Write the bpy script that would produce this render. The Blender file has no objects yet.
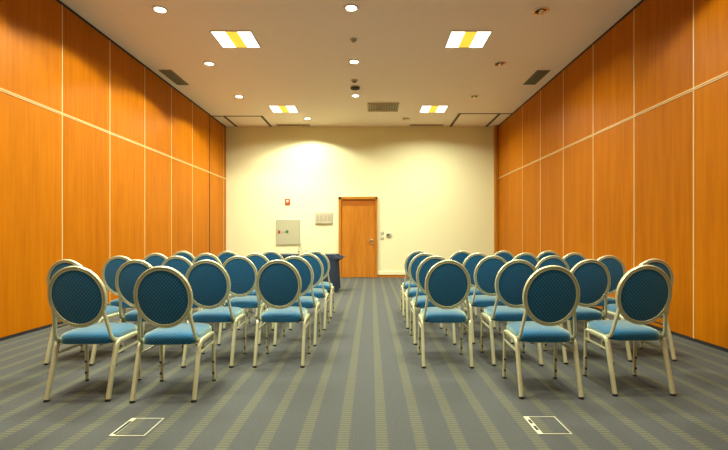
import bpy, bmesh, math, random
from mathutils import Vector, Matrix
random.seed(4)
S = bpy.context.scene
C = S.collection
F, VX, VY, CH = 440.0, 371.0, 236.5, 1.12      # focal length and vanishing point in pixels, lens height in metres
XL, XR, YB, YF, ZC = -3.96, 3.44, 12.02, -4.2, 4.125
PI = math.pi

# ------------------------------------------------------------------ materials
def nt(m):
    m.use_nodes = True
    t = m.node_tree
    return t, t.nodes, t.links, t.nodes['Principled BSDF']

def mat(name, col, rough=0.5, metal=0.0, spec=0.5, bump=0.0, bscale=60, vary=0.06):
    m = bpy.data.materials.new(name)
    t, N, L, b = nt(m)
    tc = N.new('ShaderNodeTexCoord')
    no = N.new('ShaderNodeTexNoise'); no.inputs['Scale'].default_value = bscale; no.inputs['Detail'].default_value = 3
    L.new(tc.outputs['Object'], no.inputs['Vector'])
    mx = N.new('ShaderNodeMix'); mx.data_type = 'RGBA'
    L.new(no.outputs['Fac'], mx.inputs['Factor'])
    mx.inputs['A'].default_value = (*[c * (1 - vary) for c in col], 1)
    mx.inputs['B'].default_value = (*[min(1, c * (1 + vary)) for c in col], 1)
    L.new(mx.outputs['Result'], b.inputs['Base Color'])
    b.inputs['Roughness'].default_value = rough
    b.inputs['Metallic'].default_value = metal
    b.inputs['Specular IOR Level'].default_value = spec
    if bump:
        bp = N.new('ShaderNodeBump'); bp.inputs['Strength'].default_value = bump; bp.inputs['Distance'].default_value = 0.01
        L.new(no.outputs['Fac'], bp.inputs['Height']); L.new(bp.outputs['Normal'], b.inputs['Normal'])
    return m

def emit(name, col, strength):
    m = mat(name, col, 0.5)
    t, N, L, b = nt(m)
    b.inputs['Emission Color'].default_value = (*col, 1)
    b.inputs['Emission Strength'].default_value = strength
    return m

def math_node(N, L, op, a, b=None, c=None):
    n = N.new('ShaderNodeMath'); n.operation = op
    for i, v in enumerate((a, b, c)):
        if v is None: continue
        if isinstance(v, (int, float)): n.inputs[i].default_value = v
        else: L.new(v, n.inputs[i])
    return n.outputs[0]

def wood(name, c1, c2, rough=0.42, panel=None, grain=(26, 26, 1.3)):
    m = bpy.data.materials.new(name)
    t, N, L, b = nt(m)
    tc = N.new('ShaderNodeTexCoord')
    mp = N.new('ShaderNodeMapping'); mp.inputs['Scale'].default_value = grain
    L.new(tc.outputs['Object'], mp.inputs['Vector'])
    n1 = N.new('ShaderNodeTexNoise'); n1.inputs['Scale'].default_value = 1.0; n1.inputs['Detail'].default_value = 6; n1.inputs['Roughness'].default_value = 0.65
    L.new(mp.outputs['Vector'], n1.inputs['Vector'])
    n2 = N.new('ShaderNodeTexNoise'); n2.inputs['Scale'].default_value = 0.28; n2.inputs['Detail'].default_value = 2
    L.new(mp.outputs['Vector'], n2.inputs['Vector'])
    f = math_node(N, L, 'MULTIPLY_ADD', n1.outputs['Fac'], 0.7, math_node(N, L, 'MULTIPLY', n2.outputs['Fac'], 0.35))
    if panel:
        y0, dy = panel
        sp = N.new('ShaderNodeSeparateXYZ'); L.new(tc.outputs['Object'], sp.inputs[0])
        k = math_node(N, L, 'FLOOR', math_node(N, L, 'DIVIDE', math_node(N, L, 'SUBTRACT', sp.outputs['Y'], y0), dy))
        wn = N.new('ShaderNodeTexWhiteNoise'); wn.noise_dimensions = '1D'; L.new(k, wn.inputs['W'])
        f = math_node(N, L, 'ADD', f, math_node(N, L, 'MULTIPLY_ADD', wn.outputs['Value'], 0.14, -0.07))
    cr = N.new('ShaderNodeValToRGB')
    cr.color_ramp.elements[0].position = 0.3; cr.color_ramp.elements[0].color = (*c1, 1)
    cr.color_ramp.elements[1].position = 0.75; cr.color_ramp.elements[1].color = (*c2, 1)
    L.new(f, cr.inputs['Fac']); L.new(cr.outputs['Color'], b.inputs['Base Color'])
    b.inputs['Roughness'].default_value = rough
    b.inputs['Specular IOR Level'].default_value = 0.06
    return m

def fabric():
    m = bpy.data.materials.new('blue_fabric')
    t, N, L, b = nt(m)
    tc = N.new('ShaderNodeTexCoord')
    sp = N.new('ShaderNodeSeparateXYZ'); L.new(tc.outputs['Object'], sp.inputs[0])
    u = sp.outputs['X']; v = math_node(N, L, 'ADD', sp.outputs['Y'], sp.outputs['Z'])
    k = 2 * PI / 0.024
    a = math_node(N, L, 'SINE', math_node(N, L, 'MULTIPLY', u, k))
    c = math_node(N, L, 'SINE', math_node(N, L, 'MULTIPLY', v, k))
    p = math_node(N, L, 'MULTIPLY', a, c)
    r = N.new('ShaderNodeMapRange'); r.inputs['From Min'].default_value = 0.15; r.inputs['From Max'].default_value = 0.6
    L.new(p, r.inputs['Value'])
    no = N.new('ShaderNodeTexNoise'); no.inputs['Scale'].default_value = 400
    L.new(tc.outputs['Object'], no.inputs['Vector'])
    mx = N.new('ShaderNodeMix'); mx.data_type = 'RGBA'
    mx.inputs['A'].default_value = (*FAB_A, 1); mx.inputs['B'].default_value = (*FAB_B, 1)
    L.new(math_node(N, L, 'MULTIPLY', r.outputs[0], 0.6), mx.inputs['Factor'])
    L.new(mx.outputs['Result'], b.inputs['Base Color'])
    b.inputs['Roughness'].default_value = 0.75
    b.inputs['Specular IOR Level'].default_value = 0.065
    b.inputs['Sheen Weight'].default_value = 1.0
    b.inputs['Sheen Roughness'].default_value = 0.42
    b.inputs['Sheen Tint'].default_value = (0.85, 1.0, 0.55, 1)
    bp = N.new('ShaderNodeBump'); bp.inputs['Strength'].default_value = 0.25; bp.inputs['Distance'].default_value = 0.002
    L.new(math_node(N, L, 'ADD', r.outputs[0], no.outputs['Fac']), bp.inputs['Height'])
    L.new(bp.outputs['Normal'], b.inputs['Normal'])
    return m

def carpet():
    m = bpy.data.materials.new('striped_carpet')
    t, N, L, b = nt(m)
    tc = N.new('ShaderNodeTexCoord')
    sp = N.new('ShaderNodeSeparateXYZ'); L.new(tc.outputs['Object'], sp.inputs[0])
    x, y = sp.outputs['X'], sp.outputs['Y']
    fr = math_node(N, L, 'FRACT', math_node(N, L, 'DIVIDE', math_node(N, L, 'ADD', x, 0.153 + 0.036 + 21.3), 0.213))
    d = math_node(N, L, 'ABSOLUTE', math_node(N, L, 'SUBTRACT', fr, 0.169))
    st = N.new('ShaderNodeMapRange'); st.inputs['From Min'].default_value = 0.175; st.inputs['From Max'].default_value = 0.135
    L.new(d, st.inputs['Value'])
    rb = math_node(N, L, 'SINE', math_node(N, L, 'MULTIPLY', y, 2 * PI / 0.030))
    rib = N.new('ShaderNodeMapRange'); rib.inputs['From Min'].default_value = -0.5; rib.inputs['From Max'].default_value = 0.3
    rib.inputs['To Min'].default_value = 0.12; L.new(rb, rib.inputs['Value'])
    fac = math_node(N, L, 'MULTIPLY', st.outputs[0], rib.outputs[0])
    no = N.new('ShaderNodeTexNoise'); no.inputs['Scale'].default_value = 90; no.inputs['Detail'].default_value = 4
    L.new(tc.outputs['Object'], no.inputs['Vector'])
    base = N.new('ShaderNodeMix'); base.data_type = 'RGBA'
    base.inputs['A'].default_value = (*[c * 0.65 for c in CARP_A], 1); base.inputs['B'].default_value = (*[c * 1.35 for c in CARP_A], 1)
    L.new(no.outputs['Fac'], base.inputs['Factor'])
    mx = N.new('ShaderNodeMix'); mx.data_type = 'RGBA'
    L.new(base.outputs['Result'], mx.inputs['A']); mx.inputs['B'].default_value = (*CARP_B, 1)
    L.new(fac, mx.inputs['Factor'])
    L.new(mx.outputs['Result'], b.inputs['Base Color'])
    b.inputs['Roughness'].default_value = 0.95; b.inputs['Specular IOR Level'].default_value = 0.1
    bp = N.new('ShaderNodeBump'); bp.inputs['Strength'].default_value = 0.3; bp.inputs['Distance'].default_value = 0.004
    L.new(math_node(N, L, 'ADD', no.outputs['Fac'], fac), bp.inputs['Height']); L.new(bp.outputs['Normal'], b.inputs['Normal'])
    return m

FAB_A = (0.004, 0.090, 0.225); FAB_B = (0.075, 0.24, 0.28)
CARP_A = (0.075, 0.080, 0.073); CARP_B = (0.118, 0.122, 0.076)

M = dict(
    wall=mat('cream_paint', (0.80, 0.79, 0.47), 0.75, spec=0.25, bump=0.03, bscale=150, vary=0.02),
    ceil=mat('ceiling_paint', (0.92, 0.85, 0.71), 0.9, spec=0.1, vary=0.02, bscale=20),
    wood_l=wood('cherry_panel_left', (0.33, 0.093, 0.0005), (0.49, 0.158, 0.0015), panel=(5.64 - 1.03 * 20, 1.03)),
    wood_r=wood('cherry_panel_right', (0.33, 0.093, 0.0005), (0.49, 0.158, 0.0015), panel=(4.69 - 1.06 * 20, 1.06)),
    door=wood('door_veneer', (0.34, 0.108, 0.008), (0.58, 0.235, 0.03), 0.38, grain=(30, 30, 1.6)),
    frame=wood('door_frame_wood', (0.36, 0.13, 0.012), (0.55, 0.24, 0.03), 0.4, grain=(30, 30, 2)),
    header=wood('dark_door_wood', (0.28, 0.075, 0.010), (0.42, 0.14, 0.022), 0.4, grain=(2, 30, 30)),
    base=wood('baseboard_wood', (0.34, 0.11, 0.012), (0.5, 0.2, 0.03), 0.45, grain=(2, 30, 30)),
    seam=mat('pale_seam_strip', (0.66, 0.45, 0.17), 0.4, vary=0.03),
    gap=mat('shadow_gap_black', (0.010, 0.008, 0.007), 0.8),
    carpet=carpet(),
    fabric=fabric(),
    gold=mat('champagne_metal', (0.58, 0.58, 0.35), 0.33, metal=0.35, spec=0.5, vary=0.04),
    rubber=mat('black_rubber', (0.012, 0.012, 0.011), 0.7),
    bumper=mat('dark_bumper', (0.02, 0.016, 0.012), 0.6),
    white=mat('white_plastic', (0.75, 0.72, 0.62), 0.5, vary=0.02),
    olive=mat('olive_grille_metal', (0.16, 0.145, 0.075), 0.5, metal=0.2),
    ventm=mat('beige_grille_metal', (0.50, 0.43, 0.25), 0.5, metal=0.1),
    dark=mat('dark_recess', (0.03, 0.025, 0.018), 0.7),
    slot=mat('slot_bronze', (0.10, 0.085, 0.045), 0.6),
    chrome=mat('chrome', (0.75, 0.68, 0.58), 0.15, metal=1.0),
    silver=mat('brushed_silver', (0.66, 0.64, 0.58), 0.3, metal=0.8),
    red=mat('red_plastic', (0.70, 0.07, 0.014), 0.45),
    red_dk=mat('dark_red_plastic', (0.28, 0.05, 0.02), 0.45),
    green=mat('green_plastic', (0.06, 0.17, 0.08), 0.45),
    cab=mat('grey_green_metal', (0.43, 0.43, 0.27), 0.5, vary=0.02),
    plate=mat('beige_plastic', (0.50, 0.47, 0.30), 0.5, vary=0.02),
    plate_dk=mat('beige_plastic_dark', (0.40, 0.375, 0.24), 0.5, vary=0.02),
    greyp=mat('grey_plastic', (0.40, 0.42, 0.30), 0.5),
    cloth=mat('navy_tablecloth', (0.022, 0.034, 0.055), 0.8, spec=0.2, vary=0.1, bscale=12),
    pale=mat('pale_gold_floor_metal', (0.62, 0.62, 0.42), 0.45, metal=0.3),
    diff=emit('lamp_diffuser', (1.0, 0.97, 0.88), 4.0),
    strip=emit('lamp_yellow_strip', (0.95, 0.66, 0.06), 0.9),
    spot=emit('lit_downlight', (1.0, 0.97, 0.82), 16.0),
    wood_t=mat('table_board', (0.35, 0.25, 0.15), 0.6),
)
glass = bpy.data.materials.new('clear_glass')
_t, _N, _L, _b = nt(glass)
_b.inputs['Base Color'].default_value = (0.95, 0.97, 0.95, 1); _b.inputs['Roughness'].default_value = 0.03
_b.inputs['Transmission Weight'].default_value = 1.0; _b.inputs['IOR'].default_value = 1.45
M['glass'] = glass

# ------------------------------------------------------------------ mesh helpers
def box(bm, x0, x1, y0, y1, z0, z1, bev=0.0, seg=2):
    r = bmesh.ops.create_cube(bm, size=1.0)
    vs = r['verts']
    for v in vs:
        v.co = Vector(((x0 + x1) / 2 + v.co.x * (x1 - x0), (y0 + y1) / 2 + v.co.y * (y1 - y0), (z0 + z1) / 2 + v.co.z * (z1 - z0)))
    if bev:
        es = list({e for v in vs for e in v.link_edges})
        bmesh.ops.bevel(bm, geom=es, offset=bev, segments=seg, profile=0.5, affect='EDGES')

def bx(*a, **k):
    bm = bmesh.new(); box(bm, *a, **k); return bm

def cyl(bm, c, axis, r, h, n=20, r2=None):
    axis = Vector(axis).normalized()
    q = Vector((0, 0, 1)).rotation_difference(axis).to_matrix().to_4x4()
    bmesh.ops.create_cone(bm, cap_ends=True, segments=n, radius1=r, radius2=r if r2 is None else r2, depth=h,
                          matrix=Matrix.Translation(Vector(c)) @ q)

def lathe(bm, prof, c=(0, 0, 0), n=28, sx=1.0, sy=1.0, m=None):
    rings = []
    for r, z in prof:
        if r < 1e-5:
            p = Vector((0, 0, z)); p = m @ p if m else p
            rings.append([bm.verts.new(p + Vector(c))])
        else:
            row = []
            for i in range(n):
                a = 2 * PI * i / n
                p = Vector((r * sx * math.cos(a), r * sy * math.sin(a), z)); p = m @ p if m else p
                row.append(bm.verts.new(p + Vector(c)))
            rings.append(row)
    for a, b in zip(rings[:-1], rings[1:]):
        for i in range(n):
            j = (i + 1) % n
            if len(a) == 1 and len(b) == 1: continue
            if len(a) == 1: bm.faces.new((a[0], b[i], b[j]))
            elif len(b) == 1: bm.faces.new((a[i], b[0], a[j]))
            else: bm.faces.new((a[i], b[i], b[j], a[j]))
    bmesh.ops.recalc_face_normals(bm, faces=bm.faces)

def fillet(pts, rad, n=5):
    pts = [Vector(p) for p in pts]
    out = [pts[0]]
    for a, b, c in zip(pts[:-2], pts[1:-1], pts[2:]):
        d1 = (a - b); d2 = (c - b)
        r = min(rad, d1.length * 0.48, d2.length * 0.48)
        p, q = b + d1.normalized() * r, b + d2.normalized() * r
        for i in range(n + 1):
            t = i / n
            out.append((1 - t) ** 2 * p + 2 * t * (1 - t) * b + t * t * q)
    out.append(pts[-1])
    return out

def tube(bm, path, prof, side=(1, 0, 0), closed=False):
    """sweep the closed 2-D profile (s along side, w across) along path"""
    path = [Vector(p) for p in path]; n = len(path); rows = []
    for i, p in enumerate(path):
        if closed: t = path[(i + 1) % n] - path[i - 1]
        else: t = path[min(i + 1, n - 1)] - path[max(i - 1, 0)]
        t.normalize()
        s = Vector(side(i) if callable(side) else side)
        s = (s - t * s.dot(t)).normalized()
        w = t.cross(s)
        rows.append([bm.verts.new(p + s * a + w * b) for a, b in prof])
    k = len(prof)
    rng = range(n) if closed else range(n - 1)
    for i in rng:
        a, b = rows[i], rows[(i + 1) % n]
        for j in range(k):
            bm.faces.new((a[j], a[(j + 1) % k], b[(j + 1) % k], b[j]))
    if not closed:
        bm.faces.new(rows[0][::-1]); bm.faces.new(rows[-1])
    bmesh.ops.recalc_face_normals(bm, faces=bm.faces)

def oval(a, b, n=12, p=2.6):
    out = []
    for i in range(n):
        t = 2 * PI * i / n
        c, s = math.cos(t), math.sin(t)
        out.append((a * math.copysign(abs(c) ** (2 / p), c), b * math.copysign(abs(s) ** (2 / p), s)))
    return out

def obj(name, bm, m, parent=None, smooth=True, loc=None):
    me = bpy.data.meshes.new(name)
    bm.to_mesh(me); bm.free()
    me.materials.append(M[m] if isinstance(m, str) else m)
    if smooth:
        me.polygons.foreach_set('use_smooth', [True] * len(me.polygons))
        me.set_sharp_from_angle(angle=math.radians(38))
    o = bpy.data.objects.new(name, me); C.objects.link(o)
    if parent: o.parent = parent
    if loc: o.location = loc
    return o

def tag(o, label, cat, group=None):
    o['label'] = label; o['category'] = cat
    if group: o['group'] = group
    return o

def thing(name, label, cat, loc=(0, 0, 0), rz=0.0, group=None):
    o = bpy.data.objects.new(name, None); C.objects.link(o)
    o.empty_display_size = 0.1
    o.location = loc; o.rotation_euler = (0, 0, rz)
    return tag(o, label, cat, group)

def struct(name, bm, m, parent=None, smooth=False):
    o = obj(name, bm, m, parent, smooth)
    if not parent: o['kind'] = 'structure'
    return o

def dup(root, loc, rz, label):
    r = root.copy(); C.objects.link(r); r.location = loc; r.rotation_euler = (0, 0, rz); r['label'] = label
    for ch in list(root.children):
        c = ch.copy(); C.objects.link(c); c.parent = r
        for g in list(ch.children):
            d = g.copy(); C.objects.link(d); d.parent = c
    return r

# ------------------------------------------------------------------ the room
struct('floor', bx(XL - 0.15, XR + 0.15, YF - 0.15, YB + 0.15, -0.12, 0.0), 'carpet')
struct('ceiling', bx(XL - 0.15, XR + 0.15, YF - 0.15, YB + 0.15, ZC, ZC + 0.15), 'ceil')
struct('wall_back', bx(XL - 0.15, XR + 0.15, YB, YB + 0.12, 0, ZC), 'wall')
struct('wall_rear', bx(XL - 0.15, XR + 0.15, YF - 0.12, YF, 0, ZC), 'wall')
G0, G1 = 0.035, 0.035       # black gaps at foot and head of the wooden walls

def side_wall(name, x, s, y0, dy, m, tname, bname, hname):
    # wooden panels, one strip per bay and one break at 2.69 m
    bm = bmesh.new()
    ys = [y0 + dy * k for k in range(-20, 20) if YF < y0 + dy * k < YB - 0.05]
    edges = [YF] + ys + [YB]
    for a, b in zip(edges[:-1], edges[1:]):
        for z0, z1 in ((G0, 2.69), (2.69, ZC - G1)):
            box(bm, min(x, x + s * 0.1), max(x, x + s * 0.1), a + 0.004, b - 0.004, z0 + 0.003, z1 - 0.003)
    box(bm, min(x + s * 0.06, x + s * 0.12), max(x + s * 0.06, x + s * 0.12), YF, YB, 0, ZC)
    struct(name, bm, m)
    g = bmesh.new()
    box(g, min(x + s * 0.045, x - s * 0.0), max(x + s * 0.045, x), YF, YB, 0.0, G0)
    struct(bname, g, 'gap')
    g = bmesh.new()
    box(g, min(x + s * 0.045, x), max(x + s * 0.045, x), YF, YB, ZC - G1, ZC)
    struct(hname, g, 'gap')
    t = bmesh.new()
    for y in ys:
        if s < 0 and abs(y - (y0 + dy * 5)) < 0.01 or s > 0 and y > 10.8: continue
        xa, xb = sorted((x - s * 0.004, x + s * 0.03))
        box(t, xa, xb, y - 0.008, y + 0.008, G0, ZC - G1)
    xa, xb = sorted((x - s * 0.006, x + s * 0.03))
    box(t, xa, xb, YF, YB, 2.676, 2.688); box(t, xa, xb, YF, YB, 2.696, 2.708)
    struct(tname, t, 'seam')

side_wall('wall_left', XL, -1, 5.64, 1.03, 'wood_l', 'trim_1', 'baseboard_left', 'trim_2')
side_wall('wall_right', XR, 1, 4.69, 1.06, 'wood_r', 'trim_3', 'baseboard_right', 'trim_4')
g = bx(XL, XL + 0.006, 10.775, 10.805, G0, ZC - G1); struct('trim_5', g, 'gap')          # dark joint before the last left bay
struct('trim_6', bx(XR - 0.085, XR - 0.012, YB - 0.14, YB, 0.0, ZC), 'frame')                 # jamb post in the far right corner
struct('trim_7', bx(XR - 0.012, XR, YB - 0.13, YB, 0.0, ZC), 'gap')
# skirting and cable trunking of the far wall (both sides of the door)
bm = bmesh.new(); box(bm, XL, -0.884, YB - 0.018, YB, 0, 0.07); box(bm, 0.178, XR - 0.09, YB - 0.018, YB, 0, 0.07)
struct('baseboard_back', bm, 'base')
bm = bmesh.new(); box(bm, XL, -0.884, YB - 0.03, YB, 0.075, 0.165, 0.004); box(bm, 0.178, XR - 0.09, YB - 0.03, YB, 0.075, 0.165, 0.004)
struct('trim_8', bm, 'wall')
struct('baseboard_rear', bx(XL, XR, YF, YF + 0.018, 0, 0.07), 'base')

# slots in the ceiling at the far corners
def slots(name, xa, xb, xw, y0):
    bm = bmesh.new(); z0 = ZC - 0.006
    for x in (xa, xb):
        box(bm, x - 0.035, x + 0.035, y0, YB, z0, ZC)
    lo, hi = min(xa, xb, xw), max(xa, xb, xw)
    box(bm, lo - 0.035, hi, y0 - 0.03, y0 + 0.03, z0, ZC) if xw > xa else box(bm, lo, hi + 0.035, y0 - 0.03, y0 + 0.03, z0, ZC)
    struct(name, bm, 'slot')
slots('trim_9', -3.67, -2.73, XL, 10.98)
slots('trim_10', 3.15, 2.17, XR, 10.75)

# door
d = bpy.data.objects.new('door_1', None); C.objects.link(d); d['kind'] = 'structure'; d.location = (-0.353, YB, 0)
W = 0.529
bm = bmesh.new()
box(bm, -W, -W + 0.075, -0.06, 0.0, 0, 2.2, 0.004); box(bm, W - 0.06, W, -0.06, 0.0, 0, 2.2, 0.004); box(bm, -W, W, -0.06, 0.0, 2.13, 2.2, 0.004)
obj('door_frame', bm, 'frame', d, False)
obj('header_band', bx(-W + 0.075, W - 0.06, -0.03, -0.004, 1.955, 2.13), 'header', d, False)  # darker band between the leaf top and the frame
lf = obj('door_leaf', bx(-W + 0.078, W - 0.063, -0.036, -0.004, 0.006, 1.95, 0.003), 'door', d, False)
obj('inlay', bx(0.285, 0.292, -0.039, -0.034, 1.02, 1.95), 'header', d, False)
bm = bmesh.new()
cyl(bm, (0.385, -0.04, 1.02), (0, 1, 0), 0.026, 0.012)
tube(bm, fillet([(0.385, -0.042, 1.02), (0.385, -0.085, 1.02), (0.27, -0.085, 1.02)], 0.02), oval(0.012, 0.012), side=(0, 0, 1))
obj('handle', bm, 'silver', lf)
bm = bmesh.new(); cyl(bm, (0.40, -0.042, 0.93), (0, 1, 0), 0.024, 0.014); cyl(bm, (0.40, -0.052, 0.93), (0, 1, 0), 0.010, 0.016)
obj('lock', bm, 'silver', lf)

# ------------------------------------------------------------------ chair
def make_chair():
    root = thing('banquet_chair', 'x', 'chair', group='blue banquet chairs set out in rows')
    # oval back: frame of local axes
    cz, cy, sl = 0.708, -0.250, -0.175
    ux = Vector((1, 0, 0)); uu = Vector((0, sl, 1)).normalized(); un = Vector((0, 1, -sl)).normalized()
    cc = Vector((0, cy, cz))
    mm = Matrix((ux, uu, un)).transposed()
    # cushion: domed on both faces
    prof = [(0, 0.040), (0.06, 0.038), (0.11, 0.033), (0.145, 0.024), (0.166, 0.012), (0.174, 0.0), (0.172, -0.007), (0.15, -0.011), (0.1, -0.015), (0.05, -0.017), (0, -0.018)]
    bm = bmesh.new(); lathe(bm, prof, cc, 48, 1.017, 1.14, mm)
    obj('backrest', bm, 'fabric', root)
    # oval tube with a groove along its face, and the two posts down to the seat rails
    bm = bmesh.new(); n = 56
    a, b = 0.181, 0.203
    path = [cc + ux * a * math.cos(2 * PI * i / n) + uu * b * math.sin(2 * PI * i / n) for i in range(n)]
    hw, hd = 0.0145, 0.013
    gp = [(-hw, -hd * .6), (-hw * .8, -hd), (-hw * .25, -hd), (0, -hd * .55), (hw * .25, -hd), (hw * .8, -hd), (hw, -hd * .6),
          (hw, hd * .6), (hw * .8, hd), (hw * .25, hd), (0, hd * .55), (-hw * .25, hd), (-hw * .8, hd), (-hw, hd * .6)]
    tube(bm, path, gp, side=lambda i: (path[i] - cc), closed=True)
    for s in (-1, 1):
        pts = [(s * 0.163, -0.237, 0.64), (s * 0.169, -0.228, 0.585), (s * 0.178, -0.212, 0.52), (s * 0.191, -0.19, 0.43), (s * 0.194, -0.165, 0.398), (s * 0.203, -0.105, 0.382)]
        tube(bm, fillet(pts, 0.04), oval(0.010, 0.0145, 12), side=(1, 0, 0))
    obj('back_frame', bm, 'gold', root)
    # seat: rounded cushion, wider at the front
    bm = bmesh.new(); nu, nv = 40, 0
    def outline(off):
        pts = []
        for i in range(nu):
            t = 2 * PI * i / nu
            c, s = math.cos(t), math.sin(t)
            e = 2 / 5.0
            x = math.copysign(abs(c) ** e, c); y = math.copysign(abs(s) ** e, s)
            wx = 0.196 - 0.004 * (y * 0.5 + 0.5)
            pts.append((x * (wx - off), 0.022 + y * (0.213 - off)))
        return pts
    rows = []
    for off, z in ((0.012, 0.368), (0.002, 0.374), (0.0, 0.388), (0.0, 0.412), (0.004, 0.425), (0.014, 0.436), (0.035, 0.446), (0.07, 0.454), (0.12, 0.460), (0.17, 0.463)):
        rows.append([bm.verts.new((x, y, z)) for x, y in outline(off)])
    for p, q in zip(rows[:-1], rows[1:]):
        for i in range(nu):
            bm.faces.new((p[i], p[(i + 1) % nu], q[(i + 1) % nu], q[i]))
    bm.faces.new(rows[0][::-1]); bm.faces.new(rows[-1])
    obj('seat', bm, 'fabric', root)
    pr = oval(0.0145, 0.0175, 12); pf = oval(0.012, 0.012, 12)
    for s in (-1, 1):
        xr = s * 0.205
        bm = bmesh.new()
        tube(bm, fillet([(xr, -0.252, 0.012), (xr, -0.145, 0.380), (xr, -0.06, 0.380)], 0.055, 7), pr)
        lg = obj('leg', bm, 'gold', root)
        bm = bmesh.new(); cyl(bm, (xr, -0.2535, 0.006), (0, 0, 1), 0.0185, 0.012)
        obj('rubber_foot', bm, 'rubber', lg)
        bm = bmesh.new()
        tube(bm, [(xr, -0.062, 0.380), (s * 0.201, 0.10, 0.380)], pr)
        obj('seat_rail', bm, 'gold', root)
        bm = bmesh.new()
        tube(bm, fillet([(s * 0.201, 0.098, 0.380), (s * 0.2, 0.172, 0.380), (s * 0.2, 0.184, 0.012)], 0.045, 7), pf)
        lg = obj('leg', bm, 'gold', root)
        bm = bmesh.new(); cyl(bm, (s * 0.2, 0.184, 0.006), (0, 0, 1), 0.014, 0.012)
        obj('rubber_foot', bm, 'rubber', lg)
        for z in (0.152, 0.066):
            bm = bmesh.new(); cyl(bm, (s * 0.2, 0.169, z), (0, 1, 0), 0.0085, 0.011, 14)
            obj('stacking_bumper', bm, 'bumper', lg)
        bm = bmesh.new()
        tube(bm, [(xr, -0.166, 0.300), (s * 0.2, 0.172, 0.306)], oval(0.008, 0.009, 10))
        obj('stretcher', bm, 'gold', root)
    return root

proto = make_chair()
ROW = ['row nearest the camera', 'second-nearest row', 'middle row', 'second-farthest row', 'farthest row']
# (pixel of the rear feet's middle, distance of the rear feet, turn in degrees)
LEFT = [
    [None, (77.5, 2.98, 1.5), (163.3, 2.965, 2), None],
    [(69, 3.82, -3), (138, 3.79, -1), (207.5, 3.75, 0.5), (278.7, 3.755, 0)],
    [(121, 4.55, 0), (178, 4.53, -1), (239, 4.52, 0), (294.8, 4.49, -0.5)],
    [(157, 5.28, 0), (207, 5.27, 1), (256, 5.26, 0), (307.5, 5.25, -1)],
    [(183.5, 6.06, 0), (228.3, 6.05, 0), (271.5, 6.04, 0), (315.8, 6.04, -1)],
]
RIGHT = [   # aisle first
    [None, (551.3, 3.03, -1), (643.9, 3.085, 0.5), None],
    [(447.8, 3.735, -0.5), (517.6, 3.80, 0), (588.6, 3.86, 2), (652.2, 3.94, 3)],
    [(434.9, 4.54, 1), (492.6, 4.58, 0), (551.6, 4.60, 1), (607.5, 4.65, 2)],
    [(424.5, 5.33, 1), (477.5, 5.35, 0), (525, 5.40, 0), (573.5, 5.43, 1)],
    [(418.3, 6.16, 1), (461.5, 6.15, 0), (503, 6.17, 0), (548, 6.20, 0)],
]
LW = ['beside the left wooden wall', 'second from the left wooden wall', 'second from the aisle', 'on the centre aisle']
RW = ['on the centre aisle', 'second from the aisle', 'second from the right wooden wall', 'beside the right wooden wall']
PAIR_L = [None, 'left of its two chairs', 'right of its two chairs', None]
first = True
for side, rows, words in (('left', LEFT, LW), ('right', RIGHT, RW)):
    for ri, row in enumerate(rows):
        for ci, sp in enumerate(row):
            if sp is None: continue
            px, zr, rot = sp; zr *= 1.004
            rz = math.radians(rot)
            x = (px - VX) * zr / F; y = zr
            loc = (x - 0.252 * math.sin(rz), y + 0.252 * math.cos(rz), 0)
            w = PAIR_L[ci] if ri == 0 else words[ci]
            lab = f'blue oval-backed chair, {side} block, {ROW[ri]}, {w}'
            if first:
                proto.location = loc; proto.rotation_euler = (0, 0, rz); proto['label'] = lab; first = False
            else:
                dup(proto, loc, rz, lab)

# ------------------------------------------------------------------ ceiling fittings
LX = (-2.05, 1.47); LY = (6.70, 10.35)
names = {(0, 0): 'square ceiling light with yellow middle strip, near left of the four',
         (1, 0): 'square ceiling light with yellow middle strip, near right of the four',
         (0, 1): 'square ceiling light with yellow middle strip, far left of the four',
         (1, 1): 'square ceiling light with yellow middle strip, far right of the four'}
def ceiling_light(x, y, label):
    t = thing('ceiling_light', label, 'ceiling light', (x, y, ZC), group='square ceiling lights')
    bm = bmesh.new(); h = 0.305; g = 0.285
    for a in ((-h, h, -g, -g + .016), (-h, h, g - .016, g), (-h, -h + .016, -g + .016, g - .016), (h - .016, h, -g + .016, g - .016)):
        box(bm, a[0], a[1], a[2], a[3], -0.014, 0)
    obj('frame', bm, 'white', t, False)
    for a, b in ((-0.289, -0.092), (0.092, 0.289)):
        obj('diffuser', bx(a, b, -0.269, 0.269, -0.010, -0.001), 'diff', t, False)
    bm = bmesh.new(); box(bm, -0.09, 0.09, -0.269, 0.269, -0.008, -0.001)
    for i in range(9):
        yy = -0.24 + i * 0.06
        box(bm, -0.086, 0.086, yy - 0.004, yy + 0.004, -0.014, -0.008)
    obj('louvre_strip', bm, 'strip', t, False)
    return t
for i, x in enumerate(LX):
    for j, y in enumerate(LY):
        ceiling_light(x, y, names[(i, j)])

def downlight(px, y, x, lit, label):
    t = thing('downlight', label, 'downlight', (x, y, ZC), group='lit downlights' if lit else 'unlit downlights')
    bm = bmesh.new(); lathe(bm, [(0.1, 0.0), (0.1, -0.008), (0.093, -0.013), (0.074, -0.012), (0.066, 0.0)], n=32)
    obj('trim_ring', bm, 'white' if lit else 'chrome', t)
    bm = bmesh.new()
    if lit:
        lathe(bm, [(0.064, -0.002), (0.05, -0.009), (0.03, -0.012), (0, -0.013)], n=28); obj('lamp', bm, 'spot', t)
    else:
        cyl(bm, (0, 0, -0.003), (0, 0, 1), 0.07, 0.004, 28); obj('recess_disc', bm, 'dark', t)  # flat dark disc: the shade inside the lamp recess put in as colour
        bm = bmesh.new(); lathe(bm, [(0.04, -0.004), (0.036, -0.022), (0.02, -0.032), (0, -0.035)], (0.01, 0, 0), n=20)
        obj('lamp', bm, 'chrome', t)
    return t
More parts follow.
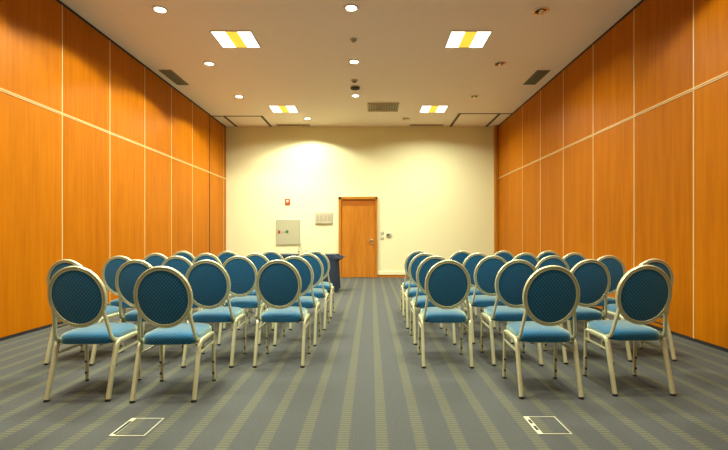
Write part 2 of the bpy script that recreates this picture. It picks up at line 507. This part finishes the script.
DL = [(-2.79, 5.82, 'lit round downlight at the top left, nearest of the left line'),
      (-2.81, 7.64, 'lit round downlight in the left line, middle of three'),
      (-2.83, 9.44, 'lit round downlight in the left line, farthest of three'),
      (-0.26, 5.78, 'lit round downlight over the aisle, nearest of the middle line'),
      (-0.29, 7.56, 'lit round downlight over the aisle, just beyond the small round detector'),
      (-0.33, 9.38, 'lit round downlight over the aisle, just beyond the dark round speaker'),
      (-1.62, 11.2, 'lit round downlight close to the far wall, beyond the far left square light')]
DO = [(2.26, 5.85, 'unlit chrome downlight, nearest of the right line'),
      (2.24, 7.64, 'unlit chrome downlight on the right, level with the right side vent'),
      (2.22, 9.44, 'unlit chrome downlight in the right line, beyond the right side vent'),
      (0.89, 11.2, 'unlit chrome downlight close to the far wall, beside the square grille')]
for x, y, l in DL: downlight(0, y, x, True, l)
for x, y, l in DO: downlight(0, y, x, False, l)

# detector and dark speaker over the aisle
t = thing('ceiling_detector', 'small round detector on the ceiling over the aisle', 'detector', (-0.265, 6.7, ZC))
bm = bmesh.new(); lathe(bm, [(0.055, 0), (0.055, -0.012), (0.045, -0.016), (0, -0.016)], n=24); obj('base', bm, 'plate', t)
bm = bmesh.new(); lathe(bm, [(0.034, -0.016), (0.034, -0.034), (0.022, -0.046), (0, -0.048)], n=24); obj('cap', bm, 'plate_dk', t)
t = thing('smoke_alarm', 'small pale smoke alarm on the ceiling beside the dark round speaker', 'smoke alarm', (-0.32, 8.46, ZC))
bm = bmesh.new(); lathe(bm, [(0.07, 0), (0.07, -0.014), (0.06, -0.02), (0, -0.02)], n=24); obj('base', bm, 'plate', t)
bm = bmesh.new(); lathe(bm, [(0.04, -0.02), (0.038, -0.04), (0.02, -0.048), (0, -0.048)], n=24); obj('cap', bm, 'olive', t)
t = thing('ceiling_speaker', 'dark round speaker dome on the ceiling over the aisle', 'speaker', (-0.32, 8.85, ZC))
bm = bmesh.new(); lathe(bm, [(0.10, 0), (0.10, -0.012), (0.088, -0.02), (0, -0.02)], n=28); obj('mounting_ring', bm, 'plate', t)
bm = bmesh.new(); lathe(bm, [(0.094, -0.018), (0.092, -0.036), (0.07, -0.045), (0, -0.047)], n=28); obj('dome', bm, 'dark', t)

# side vents
def side_vent(x0, x1, y0, y1, label):
    t = thing('ceiling_vent', label, 'vent', ((x0 + x1) / 2, (y0 + y1) / 2, ZC), group='side ceiling vents')
    a, b = (x1 - x0) / 2, (y1 - y0) / 2
    obj('backing', bx(-a + .01, a - .01, -b + .01, b - .01, -0.003, 0), 'dark', t, False)
    bm = bmesh.new()
    for q in ((-a, a, -b, -b + .025), (-a, a, b - .025, b), (-a, -a + .025, -b + .025, b - .025), (a - .025, a, -b + .025, b - .025)):
        box(bm, q[0], q[1], q[2], q[3], -0.012, 0)
    obj('frame', bm, 'olive', t, False)
    bm = bmesh.new()
    for i in range(7):
        xx = -a + 0.04 + i * (2 * a - 0.08) / 6
        tube(bm, [(xx, -b + .025, -0.007), (xx, b - .025, -0.007)], [(-.007, -.003), (.005, -.003), (.007, .003), (-.005, .003)], side=(1, 0, 0.4))
    obj('louvre', bm, 'olive', t, False)
side_vent(-3.83, -3.60, 7.93, 8.70, 'dark slatted vent in the ceiling beside the left wooden wall')
side_vent(3.00, 3.24, 7.95, 8.68, 'dark slatted vent in the ceiling beside the right wooden wall')
t = thing('ceiling_grille', 'square four-way air grille in the ceiling near the far wall', 'vent', (0.28, 10.2, ZC))
obj('backing', bx(-0.33, 0.33, -0.32, 0.32, -0.003, 0), 'olive', t, False)
bm = bmesh.new()
for k in range(6):
    h = 0.36 - k * 0.058; w = 0.016 if k else 0.03
    z1 = -0.012 - 0.002 * k
    hy = h * 0.91
    for q in ((-h, h, -hy, -hy + w), (-h, h, hy - w, hy), (-h, -h + w, -hy + w, hy - w), (h - w, h, -hy + w, hy - w)):
        box(bm, q[0], q[1], q[2], q[3], z1 - 0.010, -0.002)
obj('blades', bm, 'ventm', t, False)
for xa, xb, y0, lab in ((-2.55, -1.65, 11.85, 'thin slot vent by the far wall, on the left'), (1.05, 1.95, 11.85, 'thin slot vent by the far wall, on the right')):
    t = thing('slot_vent', lab, 'vent', ((xa + xb) / 2, y0, ZC), group='slot vents')
    h = (xb - xa) / 2
    bm = bmesh.new(); box(bm, -h, h, -0.07, -0.045, -0.01, 0); box(bm, -h, h, 0.045, 0.07, -0.01, 0)
    obj('frame', bm, 'ventm', t, False)
    obj('slot', bx(-h, h, -0.045, 0.045, -0.004, 0), 'slot', t, False)

# ------------------------------------------------------------------ things on the far wall
def WP(px, py): return ((px - VX) * YB / F, CH - (py - VY) * YB / F)
x0, z1 = WP(276.1, 220); x1, z0 = WP(300.3, 244.7)
t = thing('wall_cabinet', 'grey-green square hatch on the far wall with red and green buttons', 'cabinet', ((x0 + x1) / 2, YB, z0))
w = (x1 - x0) / 2; h = z1 - z0
bm = bmesh.new()
box(bm, -w, w, -0.03, 0, 0, 0.02); box(bm, -w, w, -0.03, 0, h - 0.02, h); box(bm, -w, -w + 0.02, -0.03, 0, 0.02, h - 0.02); box(bm, w - 0.02, w, -0.03, 0, 0.02, h - 0.02)
obj('frame', bm, 'cab', t, False)
dr = obj('door', bx(-w + .022, w - .022, -0.026, -0.002, 0.022, h - .022, 0.003), 'cab', t, False)
def front_disc(px, py, r, m, name, par, base, d=0.012):
    xx, zz = WP(px, py)
    bm = bmesh.new(); cyl(bm, (xx - base[0], -0.026 - d / 2, zz - base[1]), (0, 1, 0), r, d, 18)
    o = obj(name, bm, m, par); return o
base = ((x0 + x1) / 2, z0)
xx, zz = WP(279.3, 232)
obj('red_button', bx(xx - base[0] - .03, xx - base[0] + .03, -0.036, -0.024, zz - base[1] - .042, zz - base[1] + .042, .004), 'red_dk', dr, False)['label'] = 'red button'
front_disc(287.2, 231.7, 0.04, 'green', 'green_button', dr, base)['label'] = 'green button'
front_disc(283.2, 231.9, 0.016, 'plate_dk', 'key_lock', dr, base)

x0, z1 = WP(285.1, 198.9); x1, z0 = WP(290.2, 204.0)
t = thing('fire_call_point', 'small red fire call point high on the far wall', 'alarm', ((x0 + x1) / 2, YB, (z0 + z1) / 2))
w = (x1 - x0) / 2
obj('housing', bx(-w, w, -0.045, 0.004, -w, w, 0.006), 'red', t)
bm = bmesh.new(); box(bm, -w * .45, w * .45, -0.05, -0.044, -w * .45, w * .45, 0.002)
obj('press_plate', bm, 'white', t)['label'] = 'white press plate'
bm = bmesh.new(); cyl(bm, (0, -0.0505, 0), (0, 1, 0), w * .2, 0.003, 16)
obj('dot', bm, 'red', t)

x0, z1 = WP(315.3, 212.4); x1, z0 = WP(332.2, 223.6)
t = thing('switch_panel', 'wide beige switch panel on the far wall left of the door', 'switch panel', ((x0 + x1) / 2, YB, z0))
w = (x1 - x0) / 2; h = z1 - z0
obj('plate', bx(-w, w, -0.05, 0, 0, h, 0.006), 'plate', t, False)
for i in range(4):
    cx = -w + 0.075 + i * (2 * w - 0.15) / 3
    obj('switch', bx(cx - .04, cx + .04, -0.056, -0.048, 0.07, h - 0.07, 0.003), 'plate_dk', t, False)
for py, lab in ((233.2, 'small grey light switch right of the door, upper of two'), (238.2, 'small grey light switch right of the door, lower of two')):
    cx, cz = WP(382.3, py)
    t = thing('light_switch', lab, 'switch', (cx, YB, cz), group='light switches by the door')
    obj('plate', bx(-.042, .042, -0.012, 0, -.042, .042, .003), 'greyp', t, False)
    obj('rocker', bx(-.024, .024, -0.018, -0.010, -.024, .024, .003), 'cab', t, False)
cx, cz = WP(388.7, 234.9)
t = thing('thermostat', 'small grey-brown thermostat box right of the light switches', 'thermostat', (cx, YB, cz))
obj('housing', bx(-.065, .065, -0.04, 0.004, -.045, .045, .006), 'greyp', t, False)
obj('display', bx(-.05, .02, -0.043, -0.038, -.028, .028, .002), 'slot', t, False)

# ------------------------------------------------------------------ floor boxes
def floor_box(p00, p10, p01, slots_, label):
    # three floor corners in the picture: near left, near right, far left
    def G(p):
        Z = F * CH / (p[1] - VY); return Vector(((p[0] - VX) * Z / F, Z, 0))
    a, b, c = G(p00), G(p10), G(p01)
    wd, dp = (b - a).x, (c - a).y
    t = thing('floor_box', label, 'floor box', (a.x, a.y, 0), group='floor boxes')
    bm = bmesh.new(); e = 0.006
    box(bm, 0, wd, 0, e, 0.0, 0.004); box(bm, 0, wd, dp - e, dp, 0.0, 0.004); box(bm, wd - e, wd, e, dp - e, 0, 0.004)
    box(bm, 0, 0.03, e, dp - e, 0, 0.004)
    obj('frame', bm, 'pale', t, False)
    obj('lid', bx(0.03, wd - e, e, dp - e, 0, 0.003), 'carpet', t, False)
    if slots_ == 1:
        obj('cable_slot', bx(0.010, 0.028, 0.02, dp - 0.05, 0.003, 0.0055), 'rubber', t, False)
    else:
        for y0, y1 in ((0.045, 0.095), (0.125, 0.175)):
            obj('cable_slot', bx(0.008, 0.024, y0 * dp / .22, y1 * dp / .22, 0.003, 0.0055), 'rubber', t, False)
floor_box((108.6, 436.4), (144.2, 436.4), (130.5, 418.6), 1, 'metal-edged floor box in the carpet before the left block')
floor_box((538.2, 434.6), (572.4, 434.6), (523.5, 417.0), 2, 'metal-edged floor box in the carpet before the right block')

# ------------------------------------------------------------------ table
TX0, TX1, TY0, TY1, TZ = -2.32, -0.70, 8.80, 9.50, 0.745
t = thing('folding_table', 'long table under the navy cloth behind the left block', 'table', ((TX0 + TX1) / 2, (TY0 + TY1) / 2, 0))
a, b = (TX1 - TX0) / 2 - 0.02, (TY1 - TY0) / 2 - 0.02
obj('tabletop', bx(-a, a, -b, b, TZ - 0.03, TZ, 0.004), 'wood_t', t, False)
for sx in (-1, 1):
    for sy in (-1, 1):
        bm = bmesh.new(); cyl(bm, (sx * (a - .08), sy * (b - .08), (TZ - .03) / 2), (0, 0, 1), 0.018, TZ - 0.03, 14)
        obj('leg', bm, 'silver', t)
bm = bmesh.new()
per = []
a2, b2 = a + 0.012, b + 0.012
NX, NY = 70, 32
for i in range(NX): per.append((-a2 + 2 * a2 * i / NX, -b2, 0, -1))
for i in range(NY): per.append((a2, -b2 + 2 * b2 * i / NY, 1, 0))
for i in range(NX): per.append((a2 - 2 * a2 * i / NX, b2, 0, 1))
for i in range(NY): per.append((-a2, b2 - 2 * b2 * i / NY, -1, 0))
zs = [TZ + 0.006, TZ, TZ - 0.02, TZ - 0.06, TZ - 0.1, TZ - 0.16, 0.45, 0.3, 0.15, 0.02]
rows = []
for zi, z in enumerate(zs):
    k = min(1, max(0, (TZ - 0.02 - z) / 0.6)); row = []
    for i, (x, y, nx, ny) in enumerate(per):
        s = i * 2 * a2 / NX
        amp = 0.012 + 0.028 * k if k > 0 else 0
        wv = amp * (math.sin(s * 17) * 0.6 + math.sin(s * 31 + 1) * 0.4)
        out = 0.006 + 0.015 * k + wv * (1 if k > 0 else 0)
        # gathered corner: cloth stands out as a swag below the corner
        for cx, cy in ((a2, -b2), (-a2, -b2), (a2, b2), (-a2, b2)):
            dd = math.hypot(x - cx, y - cy)
            if dd < 0.16:
                bump = math.exp(-((z - (TZ - 0.06)) / 0.035) ** 2) * 0.15 if z < TZ else 0
                q = (1 - dd / 0.16)
                x += math.copysign(1, cx) * bump * q; y += math.copysign(1, cy) * bump * q * 0.4
        row.append(bm.verts.new((x + nx * out, y + ny * out, z)))
    rows.append(row)
n = len(per)
for p, q in zip(rows[:-1], rows[1:]):
    for i in range(n):
        bm.faces.new((p[i], q[i], q[(i + 1) % n], p[(i + 1) % n]))
bm.faces.new(rows[0])
bmesh.ops.recalc_face_normals(bm, faces=bm.faces)
o = obj('tablecloth', bm, 'cloth', None, True, ((TX0 + TX1) / 2, (TY0 + TY1) / 2, 0))
tag(o, 'navy cloth draped to the floor over the long table behind the left block', 'tablecloth')
# carafe and drinking glass on the cloth
zt = TZ + 0.007
cx = (300 - VX) * 9.1 / F
t = thing('water_carafe', 'clear glass carafe standing on the navy tablecloth', 'carafe', (cx, 9.1, zt))
bm = bmesh.new(); lathe(bm, [(0, 0.0), (0.042, 0.0), (0.048, 0.01), (0.048, 0.09), (0.03, 0.13), (0.024, 0.16), (0.030, 0.19), (0.027, 0.19), (0.021, 0.16), (0.027, 0.13), (0.044, 0.09), (0.044, 0.012), (0, 0.008)], n=28)
obj('bottle', bm, 'glass', t)
bm = bmesh.new(); cyl(bm, (0, 0, 0.195), (0, 0, 1), 0.026, 0.016); obj('lid', bm, 'silver', t)
t = thing('drinking_glass', 'small drinking glass beside the carafe on the navy tablecloth', 'glass', ((305.6 - VX) * 9.1 / F, 9.1, zt))
bm = bmesh.new(); lathe(bm, [(0, 0), (0.026, 0), (0.032, 0.09), (0.029, 0.09), (0.024, 0.008), (0, 0.008)], n=24)
obj('tumbler', bm, 'glass', t)

# ------------------------------------------------------------------ lamps
def area(x, y, watts, size=0.56, spread=156):
    l = bpy.data.lights.new('panel_lamp', 'AREA'); l.shape = 'SQUARE'; l.size = size; l.energy = watts
    l.color = (1.0, 1.0, 0.82); l.spread = math.radians(spread)
    o = bpy.data.objects.new('panel_lamp', l); C.objects.link(o); o.location = (x, y, ZC - 0.03)
    return o
for x in LX:
    for y in LY: area(x, y, 145 if x < 0 else 125)
    for y, q in ((3.05, 115), (-0.6, 45)): area(x, y, q if x < 0 else q * 0.6)
for x, y, l in DL + [(-2.77, 4.0, ''), (-2.75, 2.2, ''), (-0.25, 4.0, ''), (-0.25, 2.2, ''), (2.26, 4.0, ''), (2.26, 2.2, '')]:
    sp = bpy.data.lights.new('downlight_lamp', 'SPOT'); sp.energy = 200 if x < -2 else 120 if x > 2 else 150 if y > 5 else 230; sp.color = (1.0, 0.99, 0.84)
    sp.spot_size = math.radians(136 if abs(x) > 1 else 84); sp.spot_blend = 0.18 if abs(x) > 1 else 0.8; sp.shadow_soft_size = 0.07
    o = bpy.data.objects.new('downlight_lamp', sp); C.objects.link(o); o.location = (x, y, ZC - 0.03)

w = bpy.data.worlds.new('World'); S.world = w; w.use_nodes = True
w.node_tree.nodes['Background'].inputs[0].default_value = (0.02, 0.017, 0.012, 1)

# ------------------------------------------------------------------ camera
cam = bpy.data.cameras.new('camera'); co = bpy.data.objects.new('camera', cam); C.objects.link(co)
co.location = (0, 0, CH); co.rotation_euler = (PI / 2, 0, 0)
cam.sensor_width = 36; cam.lens = 36 * F / 728
cam.shift_x = (364 - VX) / 728; cam.shift_y = (VY - 225) / 728
cam.clip_start = 0.05
S.camera = co
S.view_settings.view_transform = 'Standard'; S.view_settings.look = 'None'
S.view_settings.gamma = 1; S.view_settings.use_curve_mapping = False
S.view_settings.exposure = -0.15
S.cycles.max_bounces = 10; S.cycles.diffuse_bounces = 6
